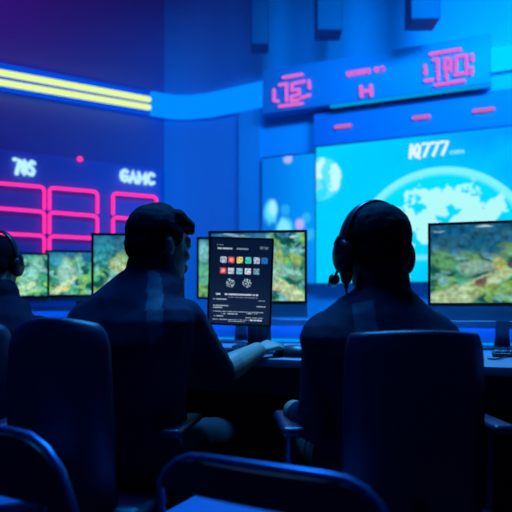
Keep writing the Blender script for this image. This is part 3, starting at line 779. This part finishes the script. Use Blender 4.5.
def person(label, pelvis, body_yaw, sh_c, sh_w, sh_yaw, neck, head_c, head_yaw, head_pitch, armL, armR, legs, shirt_mat, sleeve=1.0, long_sleeve=False,
           collar=.012, quiff=True, stripe=False, hands=None, hair_big=1., nkr=1., depth=.105, stand_collar=False):
    px, py = pelvis[0], pelvis[1]
    e = empty('person', (px, py, 0), body_yaw); tag(e, label, 'person')
    Rb = V((math.cos(body_yaw), math.sin(body_yaw), 0)); Rs = V((math.cos(sh_yaw), math.sin(sh_yaw), 0)); Fs = V((-Rs.y, Rs.x, 0)); Fb = V((-Rb.y, Rb.x, 0))
    pel = V(pelvis); shc = V(sh_c)
    def mix(a, b, t): return a+(b-a)*t
    back = -Fs*.02
    rings = [(pel-Z*.06, .13, .09, Rb), (pel-Z*.03, .165, .115, Rb), (pel+Z*.04, .168, .115, Rb), (mix(pel, shc, .3), .15, .105, mix(Rb, Rs, .3)),
             (mix(pel, shc, .52)+back, .158, depth+.003, mix(Rb, Rs, .5)), (mix(pel, shc, .76)+back*1.5, sh_w*.86, depth+.012, Rs),
             (mix(pel, shc, .92)+back*1.3, sh_w*.90, depth, Rs), (shc+back, sh_w*.84, depth-.016, Rs), (shc+Z*.035+back*.7, sh_w*.60, depth-.032, Rs),
             (mix(shc+Z*.035, V(neck), .55), .105*nkr, .070, Rs), (V(neck), .068*nkr, .060, Rs), (V(neck)+Z*.02, .058*nkr, .054, Rs)]
    body = MB(); torso(body, rings)
    hv = V(head_c)
    body.cone(V(neck)-Z*.04, hv+V((math.sin(-head_yaw)*-.0, 0, -.05))-V((-math.sin(head_yaw), math.cos(head_yaw), 0))*.018, .066*nkr, .060*nkr)
    p, ax = head_pieces(body, hv, head_yaw, head_pitch)
    for arm in (armL, armR):
        s0, el, wr = [V(q) for q in arm]
        body.limb([s0, mix(s0, el, .45), el, mix(el, wr, .35), wr], [.052, .046, .042, .046, .031])
    for (hp, kn, an, toe) in legs:
        hp, kn, an, toe = V(hp), V(kn), V(an), V(toe)
        body.limb([hp, kn, mix(kn, an, .35), an], [.082, .058, .055, .038]); body.cone(an-Z*.01, toe, .034, .026)
    for h in hands: hand(body, *h)
    blob('body', body, M['skin'], e, .0042, 2)
    # clothing
    sh = MB(); torso(sh, [(c+(Z*0), a, b, R) for c, a, b, R in rings[1:-1]], .013)
    if not stand_collar:
        pass
    cuts = []
    for arm in (armL, armR):
        s0, el, wr = [V(q) for q in arm]
        if long_sleeve: sh.limb([s0, mix(s0, el, .45), el, mix(el, wr, .35), mix(el, wr, .70)], [.071, .062, .053, .054, .041])
        else: sh.limb([s0, mix(s0, el, .45), mix(s0, el, sleeve)], [.070, .061, .057])
    nk = V(neck)
    if stand_collar:
        sh.cone(nk-Z*.02, nk+Z*.022-Fs*.006, .080, .074)
    else:
        sh.cone(nk-Z*.03, nk+Z*collar, .083, .074)
    shirt = blob('shirt' if not long_sleeve else 'jacket', sh, shirt_mat, e, .0062, 4, .0045, 13.)
    tr = MB()
    torso(tr, rings[0:3], .017)
    for (hp, kn, an, toe) in legs:
        hp, kn, an = V(hp), V(kn), V(an); tr.limb([hp, kn, mix(kn, an, .4), mix(kn, an, .93)], [.094, .070, .064, .056])
    blob('trousers', tr, M['trousers'], e, .009, 4, .004)
    for (hp, kn, an, toe) in legs:
        an, toe = V(an), V(toe); s_ = MB(); d = (toe-an); d.z = 0; d.normalize()
        s_.cone(V((an.x, an.y, .05))-d*.03, V((toe.x, toe.y, .035)), .045, .033); s_.cone(V((an.x, an.y, .03))-d*.04, V((toe.x, toe.y, .028)), .03, .028); s_.cone(V((an.x, an.y, .09)), V((an.x, an.y, .05)), .045, .045)
        blob('shoe', s_, M['shoe'], e, .006, 3)
    hr = MB()
    hb = hair_big
    hr.ell(p(0, -.020, .040), .080*hb, .093*hb, .080*hb, ax); hr.ell(p(0, -.052, -.004), .070*hb, .058*hb, .068*hb, ax); hr.ell(p(0, -.05, -.04), .052*hb, .038, .040, ax)
    for k in (-1, 1): hr.ell(p(k*.066, .014, .022), .016, .022, .034, ax)
    if quiff:
        for x in (-.045, -.015, .015, .045): hr.cone(p(x, .030, .078), p(x, .070, .060), .030, .022); hr.cone(p(x, .070, .060), p(x, .082, .048), .021, .013)
        hr.ell(p(0, -.008, .056), .066, .074, .073, ax)
    blob('hair', hr, M['hair'], e, .005, 2, .0022, 45.)
    for k in (-1, 1):
        mesh('eye', MB().ell(p(k*.033, .0855, .002), .0085, .0055, .006, ax), M['white_eye'], e)
        mesh('iris', MB().ell(p(k*.033, .0905, .002), .0034, .0012, .0034, ax), M['hair'], e.children[-1])
    return e, p, ax
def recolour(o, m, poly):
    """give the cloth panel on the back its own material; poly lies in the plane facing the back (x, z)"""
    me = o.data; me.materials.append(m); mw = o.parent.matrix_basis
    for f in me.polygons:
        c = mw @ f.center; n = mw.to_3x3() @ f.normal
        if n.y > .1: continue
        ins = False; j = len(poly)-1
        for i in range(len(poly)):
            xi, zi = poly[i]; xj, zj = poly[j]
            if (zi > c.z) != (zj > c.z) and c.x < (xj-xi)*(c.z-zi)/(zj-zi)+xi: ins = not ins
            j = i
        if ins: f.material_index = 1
M['white_eye'] = mat('eyeball', (.55, .55, .52), .2)

R_ = math.radians
# man with short hair, turned right, right hand on the desk
elb = P(219, 374, 1.98); wri = P(257, 351, 2.20)
eA, pA, axA = person('man with short black hair in navy polo shirt reaching across the desk', (-.375, 1.80, .545), R_(-15),
    P(138, 309, 1.84), .215, R_(-24), P(151, 272, 1.87), P(160, 244.5, 1.89), R_(-50), R_(-3),
    (P(89, 324, 1.87), P(78, 408, 1.93), V((-.43, 2.17, .70))), (P(183, 322, 1.80), elb, wri),
    [((-.46, 1.84, .53), (-.45, 2.28, .50), (-.44, 2.25, .09), (-.42, 2.38, .03)), ((-.28, 1.82, .53), (-.14, 2.22, .50), (-.12, 2.20, .09), (-.07, 2.33, .03))],
    M['shirt'], sleeve=.98, collar=.012,
    hands=[(V((-.43, 2.18, .70)), V((.2, 1, .0)), Z, -1), (wri, (P(280, 344.5, 2.29)-wri)+V((0,0,.01)), V((.1, -.25, 1)), -1, (.35, .38, .42, .45))], quiff=True, depth=.115)
# lighter shoulder panel on the polo
def shirt_panel(parent, name, pts, w, m, off, th=.004):
    # strap that follows points on the back, built with thickness
    mb = MB(); rings = []
    for i, q in enumerate(pts):
        q = V(q); t = (V(pts[min(i+1, len(pts)-1)])-V(pts[max(i-1, 0)])).normalized()
        n = V(off).normalized(); s_ = t.cross(n).normalized(); ww = w[i]/2
        rings.append([q-s_*ww-n*th, q+s_*ww-n*th, q+s_*ww+n*th, q-s_*ww+n*th])
    mb.loft(rings)
    return mesh(name, mb, m, parent)

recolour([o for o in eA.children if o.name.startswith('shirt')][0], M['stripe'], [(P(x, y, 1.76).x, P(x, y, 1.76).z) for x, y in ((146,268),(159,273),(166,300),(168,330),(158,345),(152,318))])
# man in headset
wrB = P(297, 418, 1.66)
eB, pB, axB = person('man in dark jacket wearing a headset, seen from behind', (.335, 1.66, .545), R_(4),
    P(378, 325, 1.66), .225, R_(3), P(382, 289, 1.69), P(374, 251, 1.72), R_(22), R_(-5),
    (P(328, 337, 1.67), P(318, 425, 1.60), P(294, 411, 1.72)), (P(430, 337, 1.66), P(452, 430, 1.66), V((.56, 2.02, .74))),
    [((.24, 1.70, .53), (.20, 2.13, .51), (.20, 2.10, .09), (.19, 2.22, .03)), ((.43, 1.70, .53), (.46, 2.13, .51), (.47, 2.10, .09), (.48, 2.22, .03))],
    M['jacket'], long_sleeve=True, quiff=False, stand_collar=True,
    hands=[(P(295, 413, 1.72), V((-.08, 1, -.25)), V((-.5, -.2, .8)), 1, (.4, .45, .5, .5)), (V((.56, 2.03, .74)), V((0, 1, .12)), Z, -1)], hair_big=1.12, nkr=.95)
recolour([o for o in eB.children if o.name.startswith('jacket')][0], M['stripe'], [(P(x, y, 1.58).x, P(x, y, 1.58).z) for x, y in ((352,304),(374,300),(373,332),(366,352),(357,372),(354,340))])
# person at the left edge
eC, pC, axC = person('person in dark top wearing headphones, cut off by the left edge', (-1.12, 2.55, .545), R_(5),
    P(0, 322, 2.56), .20, R_(2), P(1, 297, 2.62), P(0, 263, 2.66), R_(-12), R_(-4),
    (P(-36, 332, 2.56), (-1.37, 2.66, .74), (-1.33, 2.92, .80)), (P(38, 332, 2.56), (-.90, 2.68, .73), (-.96, 2.93, .79)),
    [((-1.21, 2.58, .53), (-1.23, 3.02, .51), (-1.23, 3.0, .09), (-1.23, 3.12, .03)), ((-1.03, 2.58, .53), (-1.01, 3.02, .51), (-1.0, 3.0, .09), (-1.0, 3.12, .03))],
    M['jacket'], long_sleeve=True, quiff=False, stand_collar=False,
    hands=[(V((-1.33, 2.93, .80)), V((.2, 1, -.05)), Z, -1), (V((-.96, 2.94, .79)), V((-.1, 1, .0)), Z, 1)])

def headset(label, p, ax, mic=True, cup=.044, w=.094):
    X, Y, Zz = ax
    e = empty('headset', p(0, 0, .13), 0); tag(e, label, 'headset')
    arc = []
    for i in range(25):
        a = math.pi*i/24; arc.append(p(-(w+.004)*math.cos(a), -.004-.012*math.sin(a), -.008+.141*math.sin(a)))
    mb = MB(); rings = []
    for i, q in enumerate(arc):
        t = (arc[min(i+1, 24)]-arc[max(i-1, 0)]).normalized(); n = t.cross(Y).normalized()
        rings.append([q+Y*a*.016+n*b*.006 for a, b in ((-1,-.4),(-.7,-1),(.7,-1),(1,-.4),(1,.4),(.7,1),(-.7,1),(-1,.4))])
    mb.loft(rings); hbn = mesh('headband', mb, M['headset'], e)
    a2 = [q+(-Y)*.016+Zz*.001 for q in arc[2:-2]]
    mesh('headband_rail', MB().rtube(a2, .0028, 8), M['band'], hbn)
    for k in (-1, 1):
        c = p(k*(w-.006), .0, -.016)
        m2 = MB(); rings = []
        for off, r in ((-.018, .6), (-.016, .86), (-.006, .98), (.004, 1.0), (.012, .93), (.018, .72), (.02, .35)):
            rings.append([c+X*k*off+Y*cup*.82*r*math.cos(2*math.pi*i/28)+Zz*cup*r*math.sin(2*math.pi*i/28) for i in range(28)])
        m2.loft(rings); ec = mesh('ear_cup', m2, M['headset'], e)
        mesh('yoke', MB().tube([p(k*(w+.006), -.004, .035), p(k*(w+.014), -.0, .016), p(k*(w+.016), 0, -.014)], [.006, .008, .005]), M['band'], ec)
    if mic:
        mic_ = mesh('mic_boom', MB().tube([p(-(w+.004), .01, -.05), p(-(w+.002), .04, -.070), p(-(w-.012), .072, -.078)], .004), M['headset'], e)
        mesh('microphone', MB().cone(p(-(w-.004), .052, -.074), p(-(w-.018), .088, -.080), .016, .013), M['headset'], mic_)
    return e
hs = headset('black headset with microphone worn by the man in the dark jacket', pB, axB, cup=.050, w=.104)
q0 = pB(-.094, -.004, -.062)
mesh('cable_joint', MB().cone(q0, q0-Z*.018, .018, .015).cone(q0-Z*.02, q0-Z*.04, .008, .006), M['headset'], hs)
cable('cable', None, [q0-Z*.03, q0-Z*.07+V((.0,.0,0)), q0-Z*.11-V((.006,0,0)), q0-Z*.15-V((.004,.005,0)), P(336, 338, 1.60)], .0032, M['headset'], parent=hs)
headset('black headphones worn by the person at the left edge', pC, axC, mic=False, w=.09)

# ---------------------------------------------------------------- lights
def area(name, loc, target, size, energy, col, sy=None, spread=None):
    l = bpy.data.lights.new(name, 'AREA'); l.energy = energy; l.color = col; l.size = size
    if sy: l.shape = 'RECTANGLE'; l.size_y = sy
    if spread: l.spread = math.radians(spread)
    o = bpy.data.objects.new(name, l); C.objects.link(o); o.location = loc
    o.rotation_euler = (V(target)-V(loc)).to_track_quat('-Z', 'Y').to_euler(); return o
area('blue_wash_right', (1.9, 2.4, 3.5), (1.8, 4.8, 2.3), 1.6, 45, (.0, .44, 1.0), .4, 85)
area('blue_wash_centre', (.1, 3.2, 3.6), (.0, 5.5, 1.7), .8, 12, (.0, .38, 1.0), .3, 100)
area('blue_wash_left', (-1.7, 2.8, 3.3), (-2.0, 5.0, 1.6), 1.4, 3.0, (.0, .10, 1.0), .4, 100)
area('violet_wash_left', (-2.4, 2.8, 3.7), (-2.3, 4.9, 3.6), 1.0, 5, (.8, .0, .5), .3, 90)
area('blue_lower_wall_fill', (.3, 3.6, .35), (.4, 5.2, 1.2), 1.6, 8, (.0, .34, 1.0), .15)  # added unseen fill that brightens the wall below the video screens
area('blue_desk_downlight', (.3, 3.0, 3.9), (.3, 2.6, .8), 1.2, 40, (.035, .34, .95), .5, 60)
area('blue_downlight_front', (-.4, 1.9, 3.9), (-.3, 1.3, .7), 1.4, 12, (.0, .26, 1.0), .5, 70)
w = bpy.data.worlds.new('world'); sc.world = w; w.use_nodes = True
w.node_tree.nodes['Background'].inputs[0].default_value = (.0, .007, .060, 1); w.node_tree.nodes['Background'].inputs[1].default_value = 1.
